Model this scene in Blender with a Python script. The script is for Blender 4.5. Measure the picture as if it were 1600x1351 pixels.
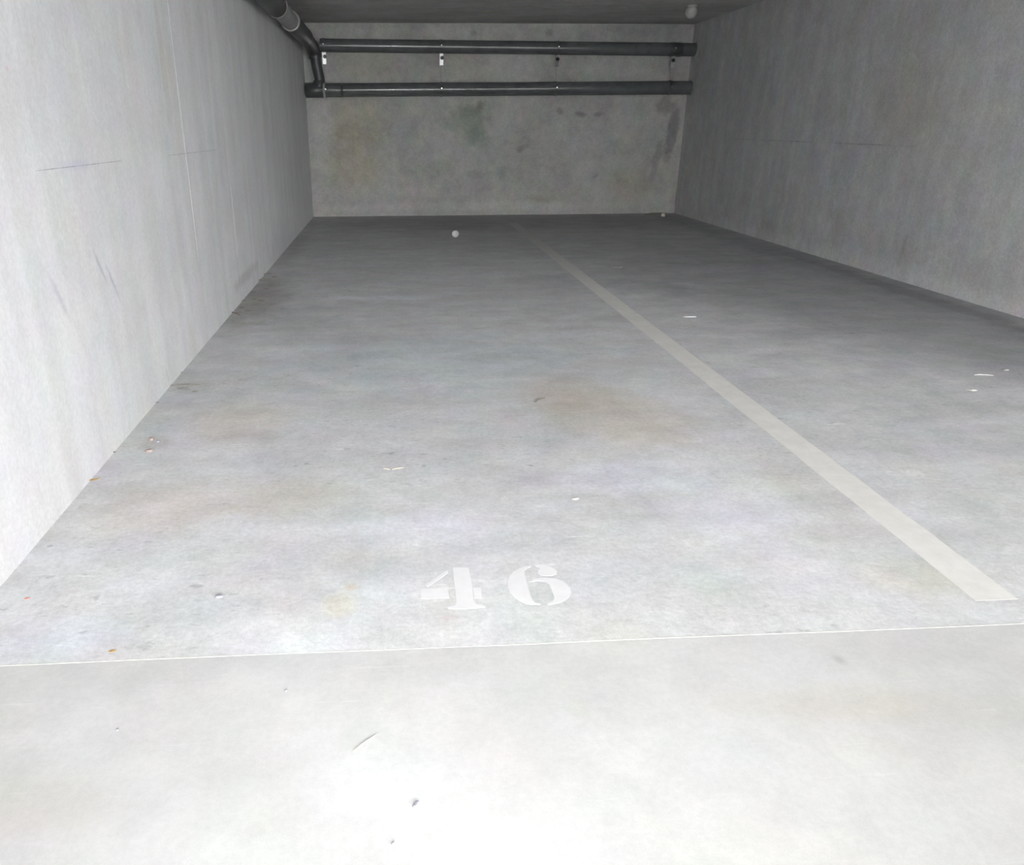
import bpy, bmesh, math, random
from mathutils import Vector, Matrix
random.seed(46)
for o in list(bpy.data.objects): bpy.data.objects.remove(o)
scene = bpy.context.scene
COL = scene.collection

# ------------------------------------------------------------------ camera
CAM_H, YAW, PITCH, ROLL = 1.12590, 0.0578882, 0.383797, -0.003964
F_PX, PPX, PPY = 1181.54, 683.91, 675.5
LEFT, RIGHT, BACK, CEIL = -1.0605, 3.9395, 10.7228, 2.3359
JOINT_Y = 1.4464
fw = Vector((math.sin(YAW)*math.cos(PITCH), math.cos(YAW)*math.cos(PITCH), -math.sin(PITCH)))
r0 = Vector((math.cos(YAW), -math.sin(YAW), 0.0)); u0 = r0.cross(fw)
rt = r0*math.cos(ROLL) + u0*math.sin(ROLL)
up = u0*math.cos(ROLL) - r0*math.sin(ROLL)
cam_d = bpy.data.cameras.new('camera'); cam = bpy.data.objects.new('camera', cam_d); COL.objects.link(cam)
M3 = Matrix((rt, up, -fw)).transposed()
cam.matrix_world = Matrix.Translation((0, 0, CAM_H)) @ M3.to_4x4()
cam_d.sensor_fit = 'HORIZONTAL'; cam_d.sensor_width = 36.0
cam_d.lens = F_PX/1600*36.0
cam_d.shift_x = (800-PPX)/1600.0
cam_d.shift_y = (PPY-675.5)/1600.0
cam_d.clip_start = 0.02
scene.camera = cam

def pix(px, py, axis, val):
    """point where the sight line of a photo pixel meets the plane axis = val"""
    d = rt*((px-PPX)/F_PX) - up*((py-PPY)/F_PX) + fw
    C = Vector((0, 0, CAM_H))
    return C + d*((val-C[axis])/d[axis])
def on_floor(px, py): return pix(px, py, 2, 0.0)

# ------------------------------------------------------------------ light
world = bpy.data.worlds.new('world'); scene.world = world; world.use_nodes = True
world.node_tree.nodes['Background'].inputs[0].default_value = (0.75, 0.8, 0.9, 1)
world.node_tree.nodes['Background'].inputs[1].default_value = 0.0
def lamp(name, kind, loc, energy, color=(1, 1, 1), **kw):
    l = bpy.data.lights.new(name, kind); l.energy = energy; l.color = color
    for k, v in kw.items(): setattr(l, k, v)
    o = bpy.data.objects.new(name, l); COL.objects.link(o); o.location = loc
    return o
# the photographer's flash, just above the lens
fl_ = lamp('camera_flash', 'SPOT', (0.0, -0.02, CAM_H+0.06), 120, (0.97, 0.985, 1.0), shadow_soft_size=0.02, spot_size=math.radians(116), spot_blend=1.0)
fl_.rotation_euler = M3.to_euler()
# added fill lamps, unseen behind the photographer, to soften the flash falloff
for lx, ly, e in ((0.2, -5.8, 1850), (5.0, -5.8, 450), (7.0, -4.5, 2250)):
    lamp('aisle_fill_lamp', 'AREA', (lx, ly, CEIL-0.08), e, (1.0, 0.995, 0.985), shape='RECTANGLE', size=1.2, size_y=0.16)
vs = scene.view_settings
vs.view_transform = 'Standard'; vs.look = 'None'; vs.gamma = 1.0; vs.use_curve_mapping = False
vs.exposure = 0.12

# ------------------------------------------------------------------ material helpers
class NT:
    def __init__(s, name):
        s.m = bpy.data.materials.new(name); s.m.use_nodes = True
        s.t = s.m.node_tree; s.n = s.t.nodes; s.b = s.n['Principled BSDF']
        s.co = s.n.new('ShaderNodeTexCoord').outputs['Object']
    def link(s, a, b): s.t.links.new(a, b)
    def mapping(s, scale=(1, 1, 1), loc=(0, 0, 0), rot=(0, 0, 0), vec=None):
        k = s.n.new('ShaderNodeMapping'); s.link(vec or s.co, k.inputs[0])
        k.inputs['Location'].default_value = loc; k.inputs['Rotation'].default_value = rot
        k.inputs['Scale'].default_value = scale
        return k.outputs[0]
    def noise(s, scale, detail=4, rough=0.55, vec=None, dist=0.0):
        k = s.n.new('ShaderNodeTexNoise'); s.link(vec or s.co, k.inputs['Vector'])
        k.inputs['Scale'].default_value = scale; k.inputs['Detail'].default_value = detail
        k.inputs['Roughness'].default_value = rough; k.inputs['Distortion'].default_value = dist
        return k.outputs['Fac']
    def noise_col(s, scale, vec=None, detail=2):
        k = s.n.new('ShaderNodeTexNoise'); s.link(vec or s.co, k.inputs['Vector'])
        k.inputs['Scale'].default_value = scale; k.inputs['Detail'].default_value = detail
        return k.outputs['Color']
    def rng(s, f, a, b, lo=0.0, hi=1.0):
        k = s.n.new('ShaderNodeMapRange'); s.link(f, k.inputs[0]); k.clamp = True
        k.interpolation_type = 'SMOOTHSTEP'
        k.inputs[1].default_value = a; k.inputs[2].default_value = b
        k.inputs[3].default_value = lo; k.inputs[4].default_value = hi
        return k.outputs[0]
    def math(s, op, a, b=None, c=None):
        k = s.n.new('ShaderNodeMath'); k.operation = op
        for i, v in enumerate((a, b, c)):
            if v is None: continue
            if isinstance(v, (int, float)): k.inputs[i].default_value = v
            else: s.link(v, k.inputs[i])
        return k.outputs[0]
    def mix(s, f, a, b, mode='MIX'):
        k = s.n.new('ShaderNodeMix'); k.data_type = 'RGBA'; k.blend_type = mode
        if isinstance(f, (int, float)): k.inputs[0].default_value = f
        else: s.link(f, k.inputs[0])
        for i, v in ((6, a), (7, b)):
            if isinstance(v, tuple): k.inputs[i].default_value = (*v[:3], 1)
            else: s.link(v, k.inputs[i])
        return k.outputs[2]
    def blob(s, u, v, cu, cv, ru, rv, ang=0.0, soft=0.6, wob=0.5, wscale=5.0):
        """factor of a stain: ellipse about (cu, cv) in coordinates u, v with a wobbling edge"""
        c, n = math.cos(ang), math.sin(ang)
        du, dv = s.math('SUBTRACT', u, cu), s.math('SUBTRACT', v, cv)
        a = s.math('MULTIPLY', s.math('MULTIPLY_ADD', dv, n, s.math('MULTIPLY', du, c)), 1.0/ru)
        b = s.math('MULTIPLY', s.math('MULTIPLY_ADD', dv, c, s.math('MULTIPLY', du, -n)), 1.0/rv)
        d = s.math('SQRT', s.math('MULTIPLY_ADD', a, a, s.math('MULTIPLY', b, b)))
        if wob:
            if not hasattr(s, 'wn'): s.wn = {}
            if wscale not in s.wn: s.wn[wscale] = s.math('SUBTRACT', s.noise(wscale, 5, 0.65), 0.5)
            d = s.math('MULTIPLY_ADD', s.wn[wscale], wob*3.0, d)
        return s.rng(d, 1.0-soft, 1.0+soft*0.4, 1.0, 0.0)
    def finish(s, col, rough, bump=None, bstr=0.3, bdist=0.01):
        if isinstance(col, tuple): s.b.inputs['Base Color'].default_value = (*col, 1)
        else: s.link(col, s.b.inputs['Base Color'])
        if isinstance(rough, (int, float)): s.b.inputs['Roughness'].default_value = rough
        else: s.link(rough, s.b.inputs['Roughness'])
        if bump is not None:
            k = s.n.new('ShaderNodeBump'); s.link(bump, k.inputs['Height'])
            k.inputs['Strength'].default_value = bstr; k.inputs['Distance'].default_value = bdist
            s.link(k.outputs[0], s.b.inputs['Normal'])
        return s.m
    def uv(s, iu, iv):
        k = s.n.new('ShaderNodeSeparateXYZ'); s.link(s.co, k.inputs[0])
        return k.outputs[iu], k.outputs[iv]

def scale_c(c, k): return tuple(min(1, v*k) for v in c)

def concrete(name, base, streak=(1, 1, 1), s_amt=0.16, blotch=0.25, b_scale=1.1, grain=0.10, chroma=0.10,
             stains=(), axes=(0, 1), rough=0.85, bump=0.3, spec=0.3, mott=0.0, pits=0.0, scratch=0.0):
    t = NT(name)
    big = t.noise(b_scale, 6, 0.6, dist=0.4)
    mid = t.noise(b_scale*4.3, 5, 0.6)
    col = t.mix(t.rng(big, 0.3, 0.72), scale_c(base, 1-blotch), scale_c(base, 1+blotch*0.75))
    col = t.mix(0.55, col, t.mix(t.rng(mid, 0.3, 0.7), scale_c(base, 1-blotch*0.8), scale_c(base, 1+blotch*0.6)))
    sv = t.mapping(scale=streak)
    st = t.noise(1.0, 6, 0.62, vec=sv)
    g = t.rng(st, 0.3, 0.7, 1-s_amt, 1+s_amt)
    k = t.n.new('ShaderNodeVectorMath'); k.operation = 'SCALE'; t.link(col, k.inputs[0]); t.link(g, k.inputs['Scale'])
    col = k.outputs[0]
    fine = t.noise(70, 3, 0.7); vfine = t.noise(300, 2, 0.6)
    g = t.math('ADD', t.rng(fine, 0.25, 0.75, 1-grain, 1+grain), t.rng(vfine, 0.3, 0.7, -grain*0.6, grain*0.6))
    k = t.n.new('ShaderNodeVectorMath'); k.operation = 'SCALE'; t.link(col, k.inputs[0]); t.link(g, k.inputs['Scale'])
    col = k.outputs[0]
    if mott:
        m1 = t.noise(13, 4, 0.65, dist=0.6); m2 = t.noise(34, 3, 0.6)
        g = t.math('ADD', t.rng(m1, 0.32, 0.68, 1-mott, 1+mott), t.rng(m2, 0.3, 0.7, -mott*0.7, mott*0.7))
        k = t.n.new('ShaderNodeVectorMath'); k.operation = 'SCALE'; t.link(col, k.inputs[0]); t.link(g, k.inputs['Scale'])
        col = k.outputs[0]
    if pits:
        pv = t.mapping(scale=(16, 34, 1), rot=(0, 0, 0.35))
        pn = t.rng(t.noise(1.0, 3, 0.6, vec=pv), 0.60, 0.70)
        zone = t.rng(t.noise(0.9, 2, 0.5, vec=t.mapping(loc=(3.1, 7.7, 0))), 0.42, 0.62, 0.15, 1.0)
        pf = t.math('MULTIPLY', t.math('MULTIPLY', pn, zone), pits)
        col = t.mix(pf, col, t.mix(1.0, col, (0.55, 0.55, 0.56), 'MULTIPLY'))
    if scratch:
        sv2 = t.mapping(scale=(5, 60, 1), rot=(0, 0, -0.5), loc=(0.3, 0.9, 0))
        sn = t.rng(t.noise(1.0, 3, 0.55, vec=sv2), 0.66, 0.76, 0.0, scratch)
        sv3 = t.mapping(scale=(4, 48, 1), rot=(0, 0, 0.25), loc=(5.3, 2.9, 0))
        sn2 = t.rng(t.noise(1.0, 3, 0.55, vec=sv3), 0.66, 0.76, 0.0, scratch)
        col = t.mix(t.math('ADD', sn, sn2), col, t.mix(1.0, col, (1.3, 1.3, 1.3), 'MULTIPLY'))
    # faint colour drift of the cement
    ch = t.noise_col(5.0, detail=4)
    kk = t.n.new('ShaderNodeVectorMath'); kk.operation = 'MULTIPLY_ADD'; t.link(ch, kk.inputs[0])
    kk.inputs[1].default_value = (chroma*2,)*3; kk.inputs[2].default_value = (1-chroma,)*3
    k = t.n.new('ShaderNodeVectorMath'); k.operation = 'MULTIPLY'; t.link(col, k.inputs[0]); t.link(kk.outputs[0], k.inputs[1])
    col = k.outputs[0]
    if stains:
        u, v = t.uv(*axes)
        for (cu, cv, ru, rv, ang, c, stg, soft, wob, ws) in stains:
            f = t.blob(u, v, cu, cv, ru, rv, ang, soft, wob, ws)
            col = t.mix(t.math('MULTIPLY', f, stg), col, t.mix(1.0, col, c, 'MULTIPLY'))
    h = t.math('ADD', t.math('MULTIPLY', mid, 0.6), t.math('ADD', t.math('MULTIPLY', fine, 0.35), t.math('MULTIPLY', st, 0.4)))
    t.b.inputs['Specular IOR Level'].default_value = spec
    return t.finish(col, rough, h, bump, 0.006)

def plain(name, col, rough=0.6, var=0.12, scale=30, metal=0.0, spec=0.5, bump=0.1):
    t = NT(name)
    n = t.noise(scale, 4, 0.6)
    c = t.mix(t.rng(n, 0.3, 0.7), scale_c(col, 1-var), scale_c(col, 1+var))
    t.b.inputs['Metallic'].default_value = metal
    t.b.inputs['Specular IOR Level'].default_value = spec
    return t.finish(c, rough, n, bump, 0.002)

# ------------------------------------------------------------------ mesh helpers
def obj(name, bm, mat, parent=None, smooth=False):
    me = bpy.data.meshes.new(name)
    bmesh.ops.recalc_face_normals(bm, faces=bm.faces)
    bm.to_mesh(me); bm.free()
    if mat: me.materials.append(mat)
    if smooth:
        for p in me.polygons: p.use_smooth = True
    o = bpy.data.objects.new(name, me); COL.objects.link(o)
    if parent: o.parent = parent
    return o
def empty(name, loc):
    o = bpy.data.objects.new(name, None); COL.objects.link(o); o.location = loc; o.empty_display_size = 0.1
    return o
def tag(o, label, cat, group=None):
    o['label'] = label; o['category'] = cat
    if group: o['group'] = group
    return o
def struct(o, label=None):
    o['kind'] = 'structure'
    if label: o['label'] = label
    return o
def box(bm, a, b):
    x0, y0, z0 = a; x1, y1, z1 = b
    v = [bm.verts.new(p) for p in ((x0,y0,z0),(x1,y0,z0),(x1,y1,z0),(x0,y1,z0),(x0,y0,z1),(x1,y0,z1),(x1,y1,z1),(x0,y1,z1))]
    for f in ((0,3,2,1),(4,5,6,7),(0,1,5,4),(1,2,6,5),(2,3,7,6),(3,0,4,7)): bm.faces.new([v[i] for i in f])
    return bm
def sweep(bm, pts, rad, seg=24, caps=True):
    """round tube through pts; rad is a number or one per point"""
    pts = [Vector(p) for p in pts]; n = len(pts)
    if isinstance(rad, (int, float)): rad = [rad]*n
    tan = []
    for i in range(n):
        a = pts[max(0, i-1)]; b = pts[min(n-1, i+1)]
        d = b-a
        if d.length < 1e-9: d = tan[-1] if tan else Vector((0, 0, 1))
        tan.append(d.normalized())
    ref = Vector((0, 0, 1)) if abs(tan[0].z) < 0.9 else Vector((0, 1, 0))
    nrm = (ref - tan[0]*ref.dot(tan[0])).normalized(); rings = []
    for i in range(n):
        nrm = (nrm - tan[i]*nrm.dot(tan[i])).normalized(); bi = tan[i].cross(nrm)
        rings.append([bm.verts.new(pts[i] + (nrm*math.cos(2*math.pi*k/seg) + bi*math.sin(2*math.pi*k/seg))*rad[i]) for k in range(seg)])
    for i in range(n-1):
        for k in range(seg):
            bm.faces.new((rings[i][k], rings[i][(k+1) % seg], rings[i+1][(k+1) % seg], rings[i+1][k]))
    if caps:
        bm.faces.new([bm.verts.new(v.co) for v in rings[0][::-1]]); bm.faces.new([bm.verts.new(v.co) for v in rings[-1]])
    return bm
def arc(p0, corner, p1, n=10):
    """rounded bend from p0 to p1 about corner (quadratic)"""
    p0, corner, p1 = Vector(p0), Vector(corner), Vector(p1)
    return [(1-t)**2*p0 + 2*t*(1-t)*corner + t*t*p1 for t in [i/n for i in range(n+1)]]
def prism(bm, poly, z0, z1):
    lo = [bm.verts.new((x, y, z0)) for x, y in poly]; hi = [bm.verts.new((x, y, z1)) for x, y in poly]
    n = len(poly)
    bm.faces.new(lo[::-1]); bm.faces.new(hi)
    for i in range(n): bm.faces.new((lo[i], lo[(i+1) % n], hi[(i+1) % n], hi[i]))
    return bm

# ------------------------------------------------------------------ surfaces
def fl(px, py): p = on_floor(px, py); return p.x, p.y
def st_floor(px, py, rx, ry, c, stg=1.0, ang=0.0, soft=0.6, wob=0.5, ws=5.0):
    x, y = fl(px, py); return (x, y, rx, ry, ang, c, stg, soft, wob, ws)
def st_wall(px, py, ax, val, ru, rv, c, stg=1.0, ang=0.0, soft=0.6, wob=0.5, ws=5.0):
    p = pix(px, py, ax, val); return ((p.x if ax == 1 else p.y), p.z, ru, rv, ang, c, stg, soft, wob, ws)

BROWN = (0.97, 0.90, 0.82); LILAC = (1.10, 1.10, 1.16); DIRT = (0.80, 0.79, 0.77); COOL = (0.95, 1.0, 1.03)
floor_stains = [
    st_floor(965, 650, 0.30, 0.42, BROWN, 0.9, 0.5), st_floor(880, 610, 0.25, 0.30, BROWN, 0.6),
    st_floor(370, 660, 0.22, 0.28, BROWN, 0.8), st_floor(260, 790, 0.28, 0.22, BROWN, 0.7),
    st_floor(440, 775, 0.22, 0.16, BROWN, 0.7), st_floor(528, 945, 0.045, 0.06, (1.0, 0.95, 0.84), 0.9),
    st_floor(1000, 745, 0.30, 0.14, LILAC, 0.9), st_floor(1140, 800, 0.26, 0.16, LILAC, 0.9),
    st_floor(660, 830, 0.30, 0.12, LILAC, 0.6), st_floor(100, 985, 0.18, 0.09, LILAC, 0.9),
    st_floor(680, 560, 0.9, 0.55, COOL, 0.8), st_floor(470, 500, 0.30, 0.50, (0.86, 0.87, 0.86), 0.8),
    st_floor(398, 470, 0.24, 1.0, (0.74, 0.72, 0.69), 1.0, 0.0), st_floor(455, 385, 0.18, 1.2, DIRT, 0.8), st_floor(300, 605, 0.14, 0.10, DIRT, 0.8), st_floor(240, 692, 0.07, 0.08, (0.85, 0.82, 0.79), 0.9),
    st_floor(1260, 760, 0.12, 0.35, (0.92, 0.90, 0.85), 0.7), st_floor(1430, 900, 0.18, 0.10, (0.95, 0.93, 0.85), 0.8),
    st_floor(600, 465, 0.50, 0.10, LILAC, 0.8), st_floor(1180, 420, 0.70, 0.22, LILAC, 0.8),
    st_floor(1010, 450, 0.35, 0.35, (0.9, 0.91, 0.92), 0.8), st_floor(1460, 470, 0.10, 2.4, DIRT, 0.8, 0.0),
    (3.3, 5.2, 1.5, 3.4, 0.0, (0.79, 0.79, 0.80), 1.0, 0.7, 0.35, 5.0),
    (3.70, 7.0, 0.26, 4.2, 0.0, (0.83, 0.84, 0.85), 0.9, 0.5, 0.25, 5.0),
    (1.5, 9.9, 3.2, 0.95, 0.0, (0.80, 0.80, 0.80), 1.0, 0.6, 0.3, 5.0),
    st_floor(930, 995, 0.9, 0.16, (1.03, 1.03, 1.0), 0.6),
    st_floor(548, 917, 0.02, 0.02, (1.0, 0.9, 0.8), 0.9), st_floor(700, 965, 0.035, 0.02, (1.0, 0.94, 0.95), 0.9),
    st_floor(885, 440, 0.5, 0.30, (0.88, 0.89, 0.9), 0.7),
]
M_floor = concrete('bay_floor_concrete', (0.497, 0.503, 0.514), streak=(2.0, 4.6, 1), s_amt=0.08, blotch=0.12, b_scale=1.3,
                   grain=0.09, chroma=0.07, stains=floor_stains, axes=(0, 1), rough=0.8, bump=0.25, mott=0.045, pits=0.6, scratch=0.7)
aisle_stains_spots = [
    st_floor(1312, 1031, 0.016, 0.018, (0.80, 0.81, 0.76), 0.8, 0, 0.9, 0.4, 40.0),
    st_floor(634, 1012, 0.017, 0.015, (0.9, 0.9, 0.92), 0.8, 0, 0.3, 0.0),  # small round grey spot
    st_floor(1330, 1100, 0.20, 0.07, (0.98, 0.96, 0.90), 0.8), st_floor(1180, 1100, 0.18, 0.04, (0.96, 0.95, 0.93), 0.7),
    st_floor(60, 1260, 0.14, 0.08, (0.93, 0.92, 0.88), 0.8), st_floor(560, 1230, 0.14, 0.09, LILAC, 0.5),
    st_floor(905, 1105, 0.025, 0.03, (0.96, 0.97, 0.92), 0.8), st_floor(1480, 1110, 0.22, 0.06, (0.96, 0.95, 0.92), 0.7),
    st_floor(400, 1295, 0.02, 0.018, (0.96, 0.95, 0.95), 0.8, 0, 0.3, 0.0),
    st_floor(300, 1200, 0.12, 0.05, (0.98, 0.98, 0.96), 0.7),
]
M_aisle = concrete('aisle_floor_concrete', (0.447, 0.448, 0.445), streak=(2.0, 3.0, 1), s_amt=0.05, blotch=0.07, b_scale=1.5,
                   grain=0.04, chroma=0.04, stains=aisle_stains_spots, axes=(0, 1), rough=0.8, bump=0.12, mott=0.015, scratch=0.25)
GREEN = (0.72, 0.77, 0.72); OCHRE = (0.97, 0.91, 0.80)
bw = lambda px, py, ru, rv, c, stg=1.0, ang=0.0, soft=0.6, wob=0.6, ws=5.0: st_wall(px, py, 1, BACK, ru, rv, c, stg, ang, soft, wob, ws)
back_stains = [
    bw(730, 190, 0.34, 0.26, GREEN, 0.9), bw(745, 215, 0.16, 0.14, (0.75, 0.79, 0.76), 0.8, -0.5, 0.6, 0.7, 9.0),
    bw(735, 172, 0.16, 0.10, (0.8, 0.82, 0.78), 0.8, 0, 0.6, 0.7, 9.0),
    bw(560, 190, 0.42, 0.34, OCHRE, 0.9), bw(555, 260, 0.42, 0.36, OCHRE, 0.9), bw(545, 205, 0.22, 0.15, (0.9, 0.87, 0.8), 0.6, 0, 0.6, 0.7, 9.0),
    bw(680, 265, 0.30, 0.12, (0.85, 0.88, 0.84), 0.8), bw(745, 272, 0.14, 0.06, (0.82, 0.86, 0.82), 0.8, 0, 0.6, 0.6, 9.0),
    bw(820, 250, 0.42, 0.38, (0.90, 0.88, 0.86), 0.8), bw(815, 232, 0.09, 0.04, (0.72, 0.72, 0.7), 0.9, 0.4, 0.6, 0.6, 12.0),
    bw(875, 174, 0.05, 0.06, (0.65, 0.65, 0.63), 0.9, 0.5, 0.7, 0.6, 12.0), bw(908, 178, 0.09, 0.04, (0.62, 0.62, 0.6), 0.9, -0.2, 0.7, 0.6, 12.0),
    bw(935, 178, 0.08, 0.03, (0.7, 0.7, 0.68), 0.8, 0.2, 0.7, 0.6, 12.0), bw(750, 165, 0.06, 0.06, (0.74, 0.72, 0.7), 0.8, 0, 0.7, 0.6, 12.0),
    bw(1050, 205, 0.09, 0.40, (0.60, 0.61, 0.62), 1.0, -0.08, 0.5, 0.5, 6.0), bw(1038, 165, 0.13, 0.12, (0.68, 0.66, 0.62), 0.9, 0, 0.6, 0.6, 9.0),
    bw(1028, 240, 0.06, 0.28, (0.72, 0.72, 0.72), 0.8, -0.2, 0.6, 0.6, 9.0),
    bw(985, 290, 0.35, 0.22, OCHRE, 0.8), bw(930, 275, 0.06, 0.03, (0.74, 0.74, 0.72), 0.8, 0.6, 0.7, 0.6, 12.0),
    bw(900, 255, 0.10, 0.30, (1.10, 1.10, 1.12), 0.7), bw(760, 322, 2.2, 0.07, (1.13, 1.13, 1.13), 0.9, 0, 0.6, 0.3),
    bw(505, 260, 0.14, 0.6, (1.08, 1.08, 1.06), 0.8), bw(930, 200, 0.35, 0.35, (1.04, 1.04, 1.05), 0.6),
    bw(850, 310, 0.30, 0.06, (0.95, 0.90, 0.80), 0.7), bw(740, 52, 0.06, 0.04, (0.72, 0.72, 0.68), 0.8, 0, 0.7, 0.6, 12.0),
    bw(858, 52, 0.07, 0.05, (0.75, 0.74, 0.68), 0.8, 0, 0.7, 0.6, 12.0), bw(1010, 45, 0.7, 0.14, (0.78, 0.79, 0.82), 0.9),
    bw(640, 33, 1.2, 0.10, (0.80, 0.81, 0.80), 0.6), bw(580, 100, 0.5, 0.2, OCHRE, 0.6), bw(730, 105, 0.4, 0.18, (0.97, 0.92, 0.86), 0.6),
]
M_back = concrete('back_wall_concrete', (0.392, 0.394, 0.38), streak=(2.2, 1, 1.2), s_amt=0.07, blotch=0.16, b_scale=1.6,
                  grain=0.10, chroma=0.12, stains=back_stains, axes=(0, 2), rough=0.9, bump=0.3, mott=0.05)
lw = lambda px, py, ru, rv, c, stg=1.0, ang=0.0, soft=0.6, wob=0.4, ws=6.0: st_wall(px, py, 0, LEFT, ru, rv, c, stg, ang, soft, wob, ws)
left_stains_orb = [
    lw(157, 418, 0.012, 0.085, (0.74, 0.75, 0.80), 0.9, 0.55, 0.9, 0.25, 20.0), lw(176, 440, 0.012, 0.085, (0.72, 0.73, 0.78), 0.9, 0.55, 0.9, 0.25, 20.0),
    lw(93, 465, 0.016, 0.10, (0.80, 0.80, 0.85), 0.9, 0.5, 0.9, 0.25, 20.0),
    lw(120, 258, 0.16, 0.02, (0.88, 0.88, 0.98), 0.9, 0.0, 0.9, 0.2), lw(11, 107, 0.010, 0.010, (1.0, 0.78, 0.82), 0.8, 0, 0.8, 0.2, 40.0),  # the pink spot is a flash dust orb painted into the wall colour
    lw(440, 380, 0.8, 0.3, (0.90, 0.91, 0.93), 0.7), lw(385, 430, 0.5, 0.05, (0.72, 0.72, 0.70), 0.7, 0, 0.7, 0.6, 9.0),
    lw(290, 460, 0.06, 0.16, (1.10, 1.10, 1.10), 0.8, 0.3), lw(130, 560, 0.03, 0.12, (1.07, 1.07, 1.06), 0.8, 0.3),
    lw(40, 600, 0.05, 0.3, (1.06, 1.05, 1.06), 0.8, 0.12), lw(262, 588, 0.015, 0.05, (0.86, 0.87, 0.88), 0.8, 0.4, 0.8, 0.6, 20.0),
    lw(325, 300, 0.10, 0.5, (0.92, 0.93, 0.95), 0.7), lw(270, 150, 0.09, 0.4, (1.0, 0.98, 0.93), 0.7),
    lw(255, 100, 0.05, 0.5, (0.92, 0.91, 0.88), 0.7),
]
M_left = concrete('left_wall_concrete', (0.592, 0.598, 0.610), streak=(1, 5.5, 0.35), s_amt=0.055, blotch=0.07, b_scale=1.0,
                  grain=0.06, chroma=0.06, stains=left_stains_orb, axes=(1, 2), rough=0.8, bump=0.12, mott=0.02)
rw = lambda px, py, ru, rv, c, stg=1.0, ang=0.0, soft=0.6, wob=0.5, ws=5.0: st_wall(px, py, 0, RIGHT, ru, rv, c, stg, ang, soft, wob, ws)
right_stains = [
    (4.0, 0.0, 5.5, 0.15, 0.0, (1.25, 1.25, 1.24), 0.9, 0.8, 0.2, 5.0),
    rw(1160, 150, 0.9, 0.5, (0.86, 0.87, 0.90), 0.8), rw(1110, 120, 0.3, 0.8, (0.90, 0.92, 0.94), 0.8),
    rw(1420, 150, 0.5, 0.4, (0.97, 0.92, 0.85), 0.6), rw(1310, 350, 0.12, 0.14, (0.97, 0.91, 0.84), 0.7),
    rw(1200, 355, 0.18, 0.10, (0.90, 0.88, 0.86), 0.8), rw(1410, 390, 0.03, 0.13, (0.84, 0.82, 0.78), 0.8, 0.1, 0.7, 0.5, 12.0),
    rw(1490, 420, 0.02, 0.10, (0.90, 0.87, 0.80), 0.7, 0.1, 0.7, 0.5, 12.0), rw(1580, 288, 0.02, 0.03, (1.12, 1.12, 1.10), 0.8, 0, 0.6, 0.5, 30.0),
    rw(1340, 150, 0.03, 0.04, (1.10, 1.03, 1.02), 0.8, 0, 0.7, 0.4, 20.0), rw(1280, 50, 0.12, 0.10, (1.06, 1.05, 1.02), 0.7),
    rw(1500, 200, 0.5, 0.35, (1.04, 1.02, 0.98), 0.6), rw(1300, 260, 0.5, 0.3, (0.98, 0.98, 1.04), 0.6),
]
M_right = concrete('right_wall_concrete', (0.545, 0.548, 0.555), streak=(1, 5.0, 0.8), s_amt=0.07, blotch=0.11, b_scale=1.1,
                   grain=0.11, chroma=0.11, stains=right_stains, axes=(1, 2), rough=0.85, bump=0.22, mott=0.05)
M_ceil = concrete('ceiling_concrete', (0.50, 0.495, 0.485), streak=(1, 2, 1), s_amt=0.12, blotch=0.14, b_scale=1.1,
                  grain=0.11, chroma=0.10, rough=0.9, bump=0.25, mott=0.06)

# ------------------------------------------------------------------ the setting
T = 0.2
struct(obj('floor', box(bmesh.new(), (LEFT-T, JOINT_Y, -0.2), (RIGHT+T, BACK+T, 0.0)), M_floor),
       'grey concrete floor slab of the two parking bays')
fa = struct(obj('floor_aisle', box(bmesh.new(), (-7, -7, -0.2), (9, JOINT_Y, 0.0)), M_aisle),
       'smoother pale concrete floor of the driving aisle before the bays')
struct(obj('wall_left', box(bmesh.new(), (LEFT-T, JOINT_Y+0.02, 0.0), (LEFT, BACK+T, CEIL)), M_left), 'pale smooth concrete wall left of bay 46')
struct(obj('wall_right', box(bmesh.new(), (RIGHT, JOINT_Y+0.02, 0.0), (RIGHT+T, BACK+T, CEIL)), M_right), 'grey streaky concrete wall right of the bays')
struct(obj('wall_back', box(bmesh.new(), (LEFT, BACK, 0.0), (RIGHT, BACK+T, CEIL)), M_back), 'blotchy concrete wall behind the grey pipes')
struct(obj('ceiling', box(bmesh.new(), (-7, -7, CEIL), (9, BACK+T, CEIL+0.2)), M_ceil), 'dark concrete ceiling slab')
struct(obj('wall_front_bounce', box(bmesh.new(), (-7, -7.2, 0.0), (9, -7, CEIL)), M_right), 'unseen wall across the driving aisle, added to bounce light')  # out of view, added for bounced light

# joint filler between bay slab and aisle slab
M_joint = plain('joint_filler', (0.57, 0.56, 0.52), 0.7, 0.10, 14)
bm = bmesh.new(); n = 60; prev = None
for i in range(n+1):
    x = LEFT-0.6 + (RIGHT-LEFT+1.0)*i/n
    w = 0.0016 + 0.0006*math.sin(i*1.7)+0.0004*random.random() - 0.0007*math.exp(-((x-0.05)/0.35)**2); c = JOINT_Y + 0.0012*math.sin(i*0.61)
    row = [bm.verts.new(p) for p in ((x, c-w, 0.0), (x, c-w*0.5, 0.0005), (x, c+w*0.5, 0.0005), (x, c+w, 0.0))]
    if prev:
        for k in range(3): bm.faces.new((prev[k], prev[k+1], row[k+1], row[k]))
        bm.faces.new((prev[3], prev[0], row[0], row[3]))
    else: bm.faces.new(row)
    prev = row
bm.faces.new(prev[::-1])
struct(obj('trim_1', bm, M_joint), 'thin cream joint line across the concrete floor')

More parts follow.
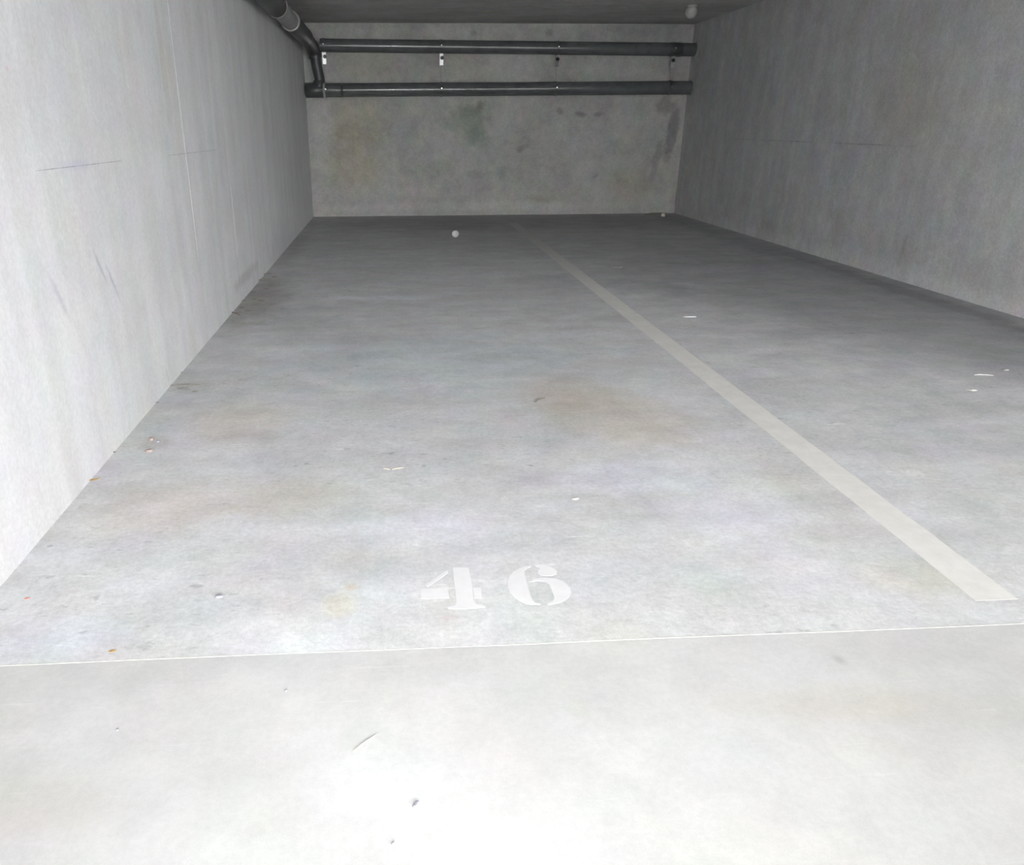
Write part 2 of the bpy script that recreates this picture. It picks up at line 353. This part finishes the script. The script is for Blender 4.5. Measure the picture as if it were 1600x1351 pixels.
# formwork seams on the side walls, thin proud ridges cast into the concrete
wl = bpy.data.objects['wall_left']; wr = bpy.data.objects['wall_right']
M_fin = plain('seam_laitance', (0.63, 0.635, 0.645), 0.85, 0.10, 12)
M_pour = plain('pour_line', (0.42, 0.42, 0.425), 0.85, 0.2, 10)
M_mark = plain('pencil_line', (0.38, 0.38, 0.42), 0.8, 0.2, 40)
def seam(wall, side, y0, z0, y1, z1, w, d, mat):
    bm = bmesh.new(); n = 14; prev = None
    dy, dz = y1-y0, z1-z0; L = math.hypot(dy, dz); ny, nz = -dz/L, dy/L
    for i in range(n+1):
        t = i/n; ww = w*(0.6+0.8*random.random())*(0.35 if i in (0, n) else 1)
        cy, cz = y0+dy*t+random.uniform(-1, 1)*w*0.3*ny, z0+dz*t
        xs = LEFT if side < 0 else RIGHT; o = d if side < 0 else -d
        row = [bm.verts.new((xs, cy-ny*ww, cz-nz*ww)), bm.verts.new((xs+o, cy, cz)), bm.verts.new((xs, cy+ny*ww, cz+nz*ww))]
        if prev:
            for k in range(2): bm.faces.new((prev[k], prev[k+1], row[k+1], row[k]))
        prev = row
    obj('seam', bm, mat, wall)
yA = pix(290, 240, 0, LEFT).y; yB = pix(355, 240, 0, LEFT).y
seam(wl, -1, yA, 0.45, yA, 2.0, 0.003, 0.0012, M_fin)
seam(wl, -1, yB, 0.30, yB, 2.1, 0.003, 0.0012, M_fin)
p, q = pix(55, 267, 0, LEFT), pix(190, 251, 0, LEFT); seam(wl, -1, p.y, p.z, q.y, q.z, 0.0012, 0.0008, M_mark)
p, q = pix(262, 243, 0, LEFT), pix(340, 234, 0, LEFT); seam(wl, -1, p.y, p.z, q.y, q.z, 0.0014, 0.0008, M_mark)
p, q = pix(1125, 216, 0, RIGHT), pix(1440, 229, 0, RIGHT); seam(wr, 1, p.y, p.z, q.y, q.z, 0.004, 0.0012, M_pour)

# ------------------------------------------------------------------ drain pipes
M_pvc = plain('grey_pvc', (0.095, 0.102, 0.106), 0.20, 0.10, 9, spec=0.5, bump=0.03)
M_pvc2 = plain('grey_pvc_fitting', (0.05, 0.054, 0.056), 0.4, 0.12, 9, spec=0.45, bump=0.03)
M_pvc3 = plain('grey_pvc_light', (0.26, 0.265, 0.27), 0.45, 0.15, 6, spec=0.45, bump=0.03)
M_rim = plain('socket_rim', (0.30, 0.29, 0.27), 0.5, 0.12, 20)
M_galv = plain('galvanised_steel', (0.72, 0.73, 0.74), 0.28, 0.08, 60, metal=1.0)
M_dark = plain('dark_steel', (0.03, 0.032, 0.035), 0.5, 0.2, 40, metal=0.3)
PY_ = BACK-0.14
RU, RL = 0.077, 0.081
def zline(za, zb): return lambda x: za + (zb-za)*(x+0.79)/(3.83+0.79)
zu, zl = zline(2.071, 2.031), zline(1.563, 1.588)
# upper horizontal pipe
up_root = empty('drain_pipe', (0, 0, 0))
tag(up_root, 'upper grey plastic drain pipe running straight across the back wall', 'pipe', None)
xs0, xs1 = -0.83, RIGHT
obj('pipe_run', sweep(bmesh.new(), [(x, PY_, zu(x)) for x in (xs0, 0.2, 1.3, 2.4, 3.3, xs1-0.001)], RU, 32), M_pvc, up_root, True)
def socket(x0, x1, zf, r, root, mat=M_pvc2, lip=0.006):
    e = 0.004
    obj('coupling', sweep(bmesh.new(), [(x0, PY_, zf(x0)), (x0+e, PY_, zf(x0)), (x0+0.03, PY_, zf(x0)), (x1-e, PY_, zf(x1)), (x1, PY_, zf(x1))],
        [r+0.001, r+lip, r+lip*0.7, r+lip*0.7, r+0.001], 32), mat, root, True)
socket(3.60, 3.75, zu, RU, up_root, M_pvc2, 0.005)
def flange(x, zf, r, root):
    bm = bmesh.new(); e = 0.012
    sweep(bm, [(x-e, PY_, zf(x)), (x-e*0.3, PY_, zf(x)), (x, PY_, zf(x))], [r+0.004, r+0.014, r+0.018], 32)
    obj('wall_collar', bm, M_rim, root, True)
flange(RIGHT-0.001, zu, RU, up_root)

# wall pipe, drop and lower pipe: one glued run
lo_root = empty('drain_pipe', (0, 0, 0))
tag(lo_root, 'grey drain pipe along the left wall dropping into the lower horizontal pipe', 'pipe', None)
LX = LEFT+0.13; ZW = 2.085; RW_ = 0.080
ye = BACK-0.42
obj('wall_run', sweep(bmesh.new(), [(LX, 3.4, ZW+0.02), (LX, 6.0, ZW+0.01), (LX, 8.0, ZW), (LX, 9.35, ZW)], RW_, 32), M_pvc3, lo_root, True)
def wsock(y0, y1, r, mat, rim=True):
    bm = bmesh.new(); e = 0.004
    sweep(bm, [(LX, y0, ZW), (LX, y0+e, ZW), (LX, y1-e, ZW), (LX, y1, ZW)], [r-0.004, r, r, r-0.004], 32)
    c = obj('coupling', bm, mat, lo_root, True)
    if rim:
        obj('rim', sweep(bmesh.new(), [(LX, y0-0.012, ZW), (LX, y0-0.010, ZW), (LX, y0+0.004, ZW), (LX, y0+0.006, ZW)], [r, r+0.006, r+0.006, r], 32), M_rim, c, True)
wsock(6.2, 7.35, RW_+0.013, M_pvc2, False)
obj('rim', sweep(bmesh.new(), [(LX, 7.34, ZW), (LX, 7.345, ZW), (LX, 7.36, ZW), (LX, 7.365, ZW)], [RW_, RW_+0.018, RW_+0.018, RW_], 32), M_rim, lo_root, True)
wsock(8.35, 9.75, RW_+0.008, M_pvc2)
obj('rim', sweep(bmesh.new(), [(LX, 9.74, ZW), (LX, 9.745, ZW), (LX, 9.755, ZW), (LX, 9.76, ZW)], [RW_, RW_+0.011, RW_+0.011, RW_], 32), M_rim, lo_root, True)
DX0, DX1 = -0.905, -0.855
pts = [Vector((LX, 9.7, ZW)), Vector((LX, 10.1, ZW-0.01))] + arc((LX, 10.25, ZW-0.015), (LX+0.01, PY_+0.01, ZW-0.02), (DX0+0.005, PY_, 1.93), 10)
obj('bend', sweep(bmesh.new(), pts, RW_*0.98, 28), M_pvc2, lo_root, True)
obj('drop_pipe', sweep(bmesh.new(), [(DX0+0.004, PY_, 1.95), (DX0+0.02, PY_, 1.82), (DX1-0.006, PY_, 1.70), (DX1, PY_, 1.60)], 0.066, 28), M_pvc2, lo_root, True)
# tee at the foot of the drop: body, blind end against the wall, collar to the run
bm = bmesh.new()
sweep(bm, [(LEFT+0.015, PY_, zl(-1.0)), (LEFT+0.02, PY_, zl(-1.0)), (-0.80, PY_, zl(-0.8)), (-0.795, PY_, zl(-0.8))], [RL*0.96, RL+0.006, RL+0.006, RL*0.96], 32)
tee = obj('tee', bm, M_pvc2, lo_root, True)
obj('branch', sweep(bmesh.new(), [(DX1-0.02, PY_, 1.60), (DX1-0.012, PY_, 1.665), (DX1-0.012, PY_, 1.675)], [0.085, 0.076, 0.07], 28), M_pvc2, tee, True)
obj('collar', sweep(bmesh.new(), [(-0.825, PY_, zl(-.8)), (-0.822, PY_, zl(-.8)), (-0.795, PY_, zl(-.8)), (-0.792, PY_, zl(-.8))], [RL, RL+0.012, RL+0.012, RL], 32), M_pvc3, lo_root, True)
obj('pipe_run', sweep(bmesh.new(), [(x, PY_, zl(x)) for x in (-0.80, 0.2, 1.3, 2.4, 3.3, RIGHT-0.001)], RL, 32), M_pvc, lo_root, True)
socket(-0.60, -0.585, zl, RL, lo_root, M_pvc2, 0.004)
flange(RIGHT-0.001, zl, RL, lo_root)

# pipe brackets: clamp on each pipe, hanging tab with its bolt, threaded rod between, studs to the wall
def ring(bm, x, zc, r, w=0.03, t=0.005, seg=32):
    R = [(x-w/2, r), (x-w/2, r+t), (x+w/2, r+t), (x+w/2, r)]
    rows = [[bm.verts.new((px, PY_+math.cos(2*math.pi*k/seg)*rr, zc+math.sin(2*math.pi*k/seg)*rr)) for k in range(seg)] for px, rr in R]
    for i in range(4):
        a, b = rows[i], rows[(i+1) % 4]
        for k in range(seg): bm.faces.new((a[k], a[(k+1) % seg], b[(k+1) % seg], b[k]))
    return bm
blab = ['steel pipe bracket with bright tab beside the dark drop pipe', 'steel pipe bracket with bright tab, next one right of the drop pipe',
        'steel pipe bracket with dull tab, second from the right wall', 'steel pipe bracket with dark tab nearest the right wall']
for i, (bx, yaw) in enumerate(((-0.792, 0.10), (0.673, 0.08), (2.149, -0.55), (3.644, -0.6))):
    root = empty('pipe_bracket', (0, 0, 0)); tag(root, blab[i], 'bracket', 'brackets holding the two pipes')
    z1 = zu(bx); z2 = zl(bx)
    c1 = obj('clamp', ring(bmesh.new(), bx, z1, RU+0.0005), M_pvc2, root)
    c2 = obj('clamp', ring(bmesh.new(), bx, z2, RL+0.0005), M_pvc2, root)
    yt = PY_-0.02
    bm = box(bmesh.new(), (-0.024, -0.003, -0.135), (0.024, 0.003, 0.004))
    bmesh.ops.bevel(bm, geom=list(bm.edges), offset=0.002, segments=1, affect='EDGES')
    bmesh.ops.transform(bm, matrix=Matrix.Translation((bx+0.004, yt, z1-RU-0.002)) @ Matrix.Rotation(yaw, 4, 'Z') @ Matrix.Rotation(-0.045, 4, 'X'), verts=bm.verts)
    tb = obj('tab', bm, M_galv, root)
    d = Vector((math.sin(yaw), -math.cos(yaw), 0)); b0 = Vector((bx+0.012, yt, z1-RU-0.05))
    obj('bolt', sweep(bmesh.new(), [b0+d*0.002, b0+d*0.022], 0.024, 6), M_dark, root)
    obj('rod', sweep(bmesh.new(), [(bx, PY_, z1-RU-0.004), (bx, PY_, z2+RL+0.004)], 0.004, 8), M_rim, root)
    for zc, r in ((z1, RU), (z2, RL)):
        obj('stud', sweep(bmesh.new(), [(bx, PY_+r+0.004, zc), (bx, BACK-0.004, zc), (bx, BACK-0.0035, zc), (bx, BACK, zc)], [0.006, 0.006, 0.02, 0.02], 12), M_galv, root)
    obj('clamp_screw', sweep(bmesh.new(), [(bx+0.004, PY_-r-0.004, z2+0.01), (bx+0.004, PY_-r-0.012, z2+0.01)], 0.008, 6), M_galv, root)
    obj('clamp_screw', sweep(bmesh.new(), [(bx+0.004, PY_-RU-0.003, z1+0.01), (bx+0.004, PY_-RU-0.011, z1+0.01)], 0.008, 6), M_galv, root)

# added globe in place of a flash dust orb, under the far right ceiling
gp = pix(1080, 20, 2, CEIL-0.075)
M_orb = plain('orb_pale', (0.40, 0.41, 0.39), 0.95, 0.08, 30, spec=0.1)
g_root = empty('flash_orb', (gp.x, gp.y, CEIL)); tag(g_root, 'flash dust orb as a small pale globe under the ceiling', 'flash orb')
prof = [(0.0, -0.135), (0.025, -0.130), (0.045, -0.115), (0.060, -0.092), (0.064, -0.070), (0.058, -0.045), (0.046, -0.026), (0.040, -0.018)]
def lathe(prof, seg=24):
    bm = bmesh.new(); rows = []
    for r, z in prof:
        rows.append([bm.verts.new((0, 0, z))] if r == 0 else [bm.verts.new((r*math.cos(2*math.pi*k/seg), r*math.sin(2*math.pi*k/seg), z)) for k in range(seg)])
    for a, b in zip(rows, rows[1:]):
        for k in range(seg):
            k2 = (k+1) % seg
            if len(a) == 1: bm.faces.new((a[0], b[k2], b[k]))
            elif len(b) == 1: bm.faces.new((a[k], a[k2], b[0]))
            else: bm.faces.new((a[k], a[k2], b[k2], b[k]))
    return bm
obj('globe', lathe(prof), M_orb, g_root, True)
obj('base', lathe([(0.0, -0.022), (0.046, -0.022), (0.050, -0.018), (0.052, 0.0), (0.0, 0.0)]), M_orb, g_root, True)

# ------------------------------------------------------------------ painted markings
def worn_paint():
    t = NT('line_paint'); n = t.noise(9, 4, 0.6); w = t.noise(22, 5, 0.7); _, y = t.uv(0, 1)
    c = t.mix(t.rng(n, 0.3, 0.7), (0.59, 0.585, 0.56), (0.645, 0.635, 0.615))
    wear = t.math('ADD', t.rng(w, 0.35, 0.8, 0.0, 0.3), t.rng(y, 5.5, 10.0, 0.0, 0.75))
    c = t.mix(wear, c, (0.44, 0.445, 0.45))
    return t.finish(c, 0.7, n, 0.05, 0.001)
M_line = worn_paint()
M_num = plain('numeral_paint', (0.61, 0.61, 0.625), 0.65, 0.04, 14, bump=0.05)
bm = bmesh.new(); rowL = []; n = 70
y0, y1 = 1.545, 9.75; xl, xr = 1.4678, 1.5812
pl = []; pr = []
for i in range(n+1):
    y = y0+(y1-y0)*i/n
    pl.append((xl+random.uniform(-.002, .002)-0.006*(1-i/n), y)); pr.append((xr+random.uniform(-.002, .002)-0.004*(1-i/n), y))
prev = None
for a, b in zip(pl, pr):
    row = [bm.verts.new((a[0], a[1], 0.0)), bm.verts.new((a[0]+.001, a[1], 0.0005)), bm.verts.new((b[0]-.001, b[1], 0.0005)), bm.verts.new((b[0], b[1], 0.0))]
    if prev:
        for k in range(3): bm.faces.new((prev[k], prev[k+1], row[k+1], row[k]))
        bm.faces.new((prev[3], prev[0], row[0], row[3]))
    else: bm.faces.new(row)
    prev = row
bm.faces.new(prev[::-1])
tag(obj('painted_line', bm, M_line), 'long pale painted line dividing the two parking bays', 'floor marking')

def stencil(ox, oy, k, poly, mat, name, parent):
    pts = []
    for a, b in poly:
        p = on_floor(ox+a/k, oy+b/k); pts.append((p.x-parent.location.x, p.y-parent.location.y))
    return obj(name, prism(bmesh.new(), pts, 0.0, 0.0005), mat, parent)
four = empty('painted_numeral', on_floor(712, 950)); tag(four, 'white stencilled numeral 4 painted on the floor left of the 6', 'numeral')
S4 = (640, 870, 1600/140)
stencil(*S4, [(640, 250), (690, 245), (685, 285), (345, 522), (308, 532), (285, 500)], M_num, 'diagonal', four)
stencil(*S4, [(200, 568), (672, 562), (712, 735), (203, 745)], M_num, 'crossbar', four)
stencil(*S4, [(770, 190), (1055, 190), (1075, 300), (1100, 400), (1120, 540), (1125, 600), (1140, 760), (1190, 840), (1340, 872), (1350, 905), (900, 930), (700, 930), (680, 895), (820, 862), (838, 800), (810, 540)], M_num, 'stem', four)
stencil(*S4, [(1135, 548), (1275, 545), (1290, 735), (1155, 742)], M_num, 'crossbar_end', four)
six = empty('painted_numeral', on_floor(845, 945)); tag(six, 'white stencilled numeral 6 painted on the floor right of the 4', 'numeral')
S6 = (780, 870, 1600/130)
stencil(*S6, [(610,165),(500,180),(390,220),(270,290),(200,380),(165,490),(170,580),(210,680),(290,770),(400,850),(520,900),(640,920),(790,922),(790,892),(690,878),(640,830),(600,740),(560,600),(530,500),(500,380),(480,270),(540,215),(610,190)], M_num, 'crescent', six)
stencil(*S6, [(690,150),(800,150),(950,175),(1060,225),(1115,280),(1100,330),(1020,360),(900,365),(790,345),(740,300),(750,250),(800,215),(700,185)], M_num, 'terminal', six)
stencil(*S6, [(590,480),(660,430),(770,405),(900,400),(1050,410),(1180,445),(1290,510),(1370,600),(1380,680),(1350,760),(1260,840),(1130,890),(935,925),(930,895),(1030,850),(1060,800),(1050,740),(1000,620),(970,530),(900,480),(780,455),(680,470)], M_num, 'bowl', six)

# ------------------------------------------------------------------ litter on the floor
M_leaf = plain('dry_leaf', (0.22, 0.20, 0.16), 0.8, 0.3, 60)
M_leaf_o = plain('orange_leaf', (0.36, 0.24, 0.10), 0.7, 0.2, 60)
M_twig = plain('dry_twig', (0.17, 0.16, 0.14), 0.85, 0.25, 60)
M_straw = plain('straw', (0.52, 0.48, 0.39), 0.7, 0.12, 60)
M_white = plain('white_scrap', (0.52, 0.52, 0.52), 0.6, 0.05, 40)
M_pale = plain('pale_chip', (0.44, 0.43, 0.41), 0.8, 0.12, 60)
M_pink = plain('pinkish_stone', (0.27, 0.22, 0.20), 0.85, 0.15, 60)
M_darkc = plain('dark_chip', (0.24, 0.24, 0.27), 0.8, 0.2, 60)
M_red = plain('red_scrap', (0.50, 0.22, 0.18), 0.6, 0.15, 60)
def leaf(px, py, L, w, ang, mat, label, cat='leaf', curl=0.25, group=None):
    p = on_floor(px, py); bm = bmesh.new(); prof = [0.05, 0.55, 0.95, 1.0, 0.75, 0.4, 0.03]; top = []; n = len(prof)
    for s in (1, 0):
        rows = []
        for i, f in enumerate(prof):
            t = i/(n-1)-0.5
            z = 0.0015*s + curl*L*(4*t*t)*0.35 + 0.0003
            rows.append([bm.verts.new((t*L, -f*w/2, z+curl*w*0.4*f)), bm.verts.new((t*L, 0.0, z)), bm.verts.new((t*L, f*w/2, z+curl*w*0.4*f))])
        top.append(rows)
    for s, rows in enumerate(top):
        for a, b in zip(rows, rows[1:]):
            for k in range(2): bm.faces.new((a[k], a[k+1], b[k+1], b[k]))
    A, B = top
    for k in (0, 2):
        for i in range(n-1): bm.faces.new((A[i][k], A[i+1][k], B[i+1][k], B[i][k]))
    for i in (0, n-1):
        for k in range(2): bm.faces.new((A[i][k], A[i][k+1], B[i][k+1], B[i][k]))
    zmin = min(v.co.z for v in bm.verts)
    for v in bm.verts: v.co.z -= zmin
    o = obj('dry_leaf' if cat == 'leaf' else cat.replace(' ', '_'), bm, mat); o.location = (p.x, p.y, 0); o.rotation_euler.z = ang
    return tag(o, label, cat, group)
def twig(px, py, qx, qy, r, mat, label, name='dry_twig', cat='twig', bow=0.05, group=None):
    a, b = on_floor(px, py), on_floor(qx, qy); c = (a+b)/2; d = b-a; L = d.length; nrm = Vector((-d.y, d.x, 0))*bow
    pts = [a-c + Vector((0, 0, r)), (a-c)*0.4 + nrm + Vector((0, 0, r*1.6)), (b-c)*0.3+nrm*0.7+Vector((0, 0, r*1.5)), b-c + Vector((0, 0, r))]
    bm = sweep(bmesh.new(), pts, [r*0.7, r, r*0.9, r*0.5], 6)
    zmin = min(v.co.z for v in bm.verts)
    for v in bm.verts: v.co.z -= zmin
    o = obj(name, bm, mat); o.location = (c.x, c.y, 0)
    return tag(o, label, cat, group)
def chip(px, py, lx, ly, h, ang, mat, label, name='concrete_chip', cat='chip', seed=0, group=None):
    rnd = random.Random(seed); p = on_floor(px, py); n = 8; bm = bmesh.new()
    ring_ = [(math.cos(2*math.pi*k/n)*lx/2*rnd.uniform(.75, 1.1), math.sin(2*math.pi*k/n)*ly/2*rnd.uniform(.75, 1.1)) for k in range(n)]
    lo = [bm.verts.new((x, y, 0)) for x, y in ring_]; hi = [bm.verts.new((x*.78, y*.78, h*rnd.uniform(.6, 1))) for x, y in ring_]; c = bm.verts.new((0, 0, h))
    bm.faces.new(lo[::-1])
    for k in range(n):
        k2 = (k+1) % n; bm.faces.new((lo[k], lo[k2], hi[k2], hi[k])); bm.faces.new((hi[k], hi[k2], c))
    o = obj(name, bm, mat); o.location = (p.x, p.y, 0); o.rotation_euler.z = ang
    return tag(o, label, cat, group)

# leaf litter swept against the foot of the left wall
twig(402, 432, 424, 428, 0.006, M_twig, 'dark twig at the foot of the left wall, farthest of the litter')
twig(404, 439, 425, 437, 0.007, M_twig, 'dark twig lying across the litter beside the left wall', bow=-0.05)
G = 'dead leaves against the left wall'
for i, (a, b, L, w, an) in enumerate(((380, 470, .055, .03, .2), (403, 476, .07, .035, .1), (378, 481, .05, .03, -.4), (372, 489, .06, .025, .3), (412, 462, .06, .03, .0), (416, 452, .06, .03, .5), (396, 457, .05, .03, .9), (388, 486, .06, .03, .2), (409, 470, .06, .03, -.3), (424, 446, .07, .03, .1), (397, 468, .05, .03, .6), (430, 433, .07, .035, .2))):
    leaf(a, b, L, w, an, M_leaf, 'small dead brown leaf in the litter along the left wall', group=G)
twig(357, 488, 376, 493, 0.004, M_twig, 'thin dark twig ending the litter heap at the left wall')
twig(265, 603, 312, 601, 0.003, M_twig, 'long dark twig lying at right angles to the left wall')
twig(278, 608, 298, 607, 0.003, M_twig, 'short dark twig beside the long twig near the left wall')
leaf(282, 583, .03, .012, .8, M_leaf, 'tiny dark curled leaf touching the left wall', curl=0.4)
leaf(305, 612, .025, .012, .1, M_leaf, 'small dark leaf just beyond the short twig', curl=0.3)
twig(240, 631, 249, 629, 0.002, M_twig, 'tiny curled twig on the floor edge by the left wall', bow=0.3)
twig(174, 709, 181, 706, 0.0025, M_twig, 'tiny dark twig stub in the corner of left wall and floor')
leaf(147, 750, .045, .013, .5, M_leaf_o, 'curled orange brown leaf at the foot of the left wall', curl=0.35)
chip(237, 687, .022, .022, .011, 0, M_pink, 'small pinkish stone, upper of two near the left wall', 'pebble', 'stone', 3)
chip(234, 705, .035, .020, .009, .2, M_pink, 'small flat pinkish stone, lower of two near the left wall', 'pebble', 'stone', 4)
chip(247, 690, .016, .014, .006, .2, M_darkc, 'tiny grey stone right beside the pinkish stones', 'pebble', 'stone', 5)
chip(342, 932, .026, .014, .006, .1, M_darkc, 'dark grey flat chip on the floor left of the numerals', seed=6)
leaf(43, 935, .016, .007, .2, M_red, 'tiny red scrap on the floor by the left wall', cat='scrap', curl=0.15)
leaf(176, 1017, .018, .009, .3, M_leaf_o, 'tiny yellowish leaf scrap just behind the floor joint', curl=0.1)
twig(599, 733, 609, 734, 0.0022, M_straw, 'pale straw stalk in mid floor, left of a pair', 'straw_stalk', 'straw')
twig(613, 734, 631, 731, 0.0022, M_straw, 'pale straw stalk in mid floor, right of a pair', 'straw_stalk', 'straw')
chip(965, 417, .13, .08, .006, 0, M_pale, 'flat pale chip on dark floor right of the painted line', seed=8)
chip(1078, 495, .10, .022, .006, -.05, M_white, 'thin white sliver on dark floor right of the painted line', seed=9)
twig(1522, 586, 1552, 587, 0.0025, M_white, 'thin white thread on the floor near the right wall', 'thread', 'thread')
chip(1572, 578, .03, .02, .005, 0, M_pale, 'tiny pale chip beyond the white thread near the right wall', seed=10)
chip(1518, 609, .05, .03, .004, -.5, M_pale, 'flat pale crumb before the white thread near the right wall', seed=11)
twig(837, 629, 851, 622, 0.003, M_twig, 'short dark twig on the bare floor of bay 46')
chip(899, 779, .03, .014, .004, .2, M_pale, 'pale mortar crumb beside the whitish floor patch', seed=12)
chip(1036, 338, .06, .05, .04, 0, M_straw, 'cream lump in the far right corner under the wall', 'rubble_lump', 'rubble', 13)
twig(1008, 336, 1044, 334.5, 0.012, M_twig, 'dark stick lying along the foot of the back wall', bow=0.02)
chip(650, 1256, .020, .010, .004, .9, M_darkc, 'grey stone chip with a scratch on the aisle floor', seed=14)
chip(614, 1317, .008, .006, .003, .9, M_darkc, 'tiny dark chip on the aisle floor below the scratched one', seed=15)
chip(183, 1140, .007, .006, .003, .4, M_darkc, 'tiny dark speck alone on the left of the aisle floor', seed=16)
chip(447, 1079, .008, .006, .003, .4, M_darkc, 'tiny dark crumb on the aisle floor just before the joint', seed=17)
twig(552, 1174, 588, 1148, 0.0014, M_straw, 'pale straw lying on the aisle floor before the numerals', 'straw_stalk', 'straw', 0.02)
# small white cup lying in the dark far end of bay 46
cp = on_floor(711, 370)
c_root = empty('plastic_cup', (cp.x, cp.y, 0)); tag(c_root, 'small white cup lying on the dark floor of bay 46', 'cup')
bm = lathe([(0.0, 0.058), (0.022, 0.058), (0.024, 0.060), (0.034, 0.0), (0.0315, 0.0), (0.0205, 0.053), (0.0, 0.053)])
bmesh.ops.transform(bm, matrix=Matrix.Translation((0, -0.03, 0.0345)) @ Matrix.Rotation(-math.pi/2-0.10, 4, 'X'), verts=bm.verts)
zmin = min(v.co.z for v in bm.verts)
for v in bm.verts: v.co.z -= zmin
obj('cup_body', bm, M_white, c_root, True)
bm = bmesh.new(); sweep(bm, [(0.0345*math.cos(k*math.pi/12), -0.031, 0.0375+0.0345*math.sin(k*math.pi/12)) for k in range(25)], 0.003, 6, False)
obj('rim', bm, M_white, c_root, True)
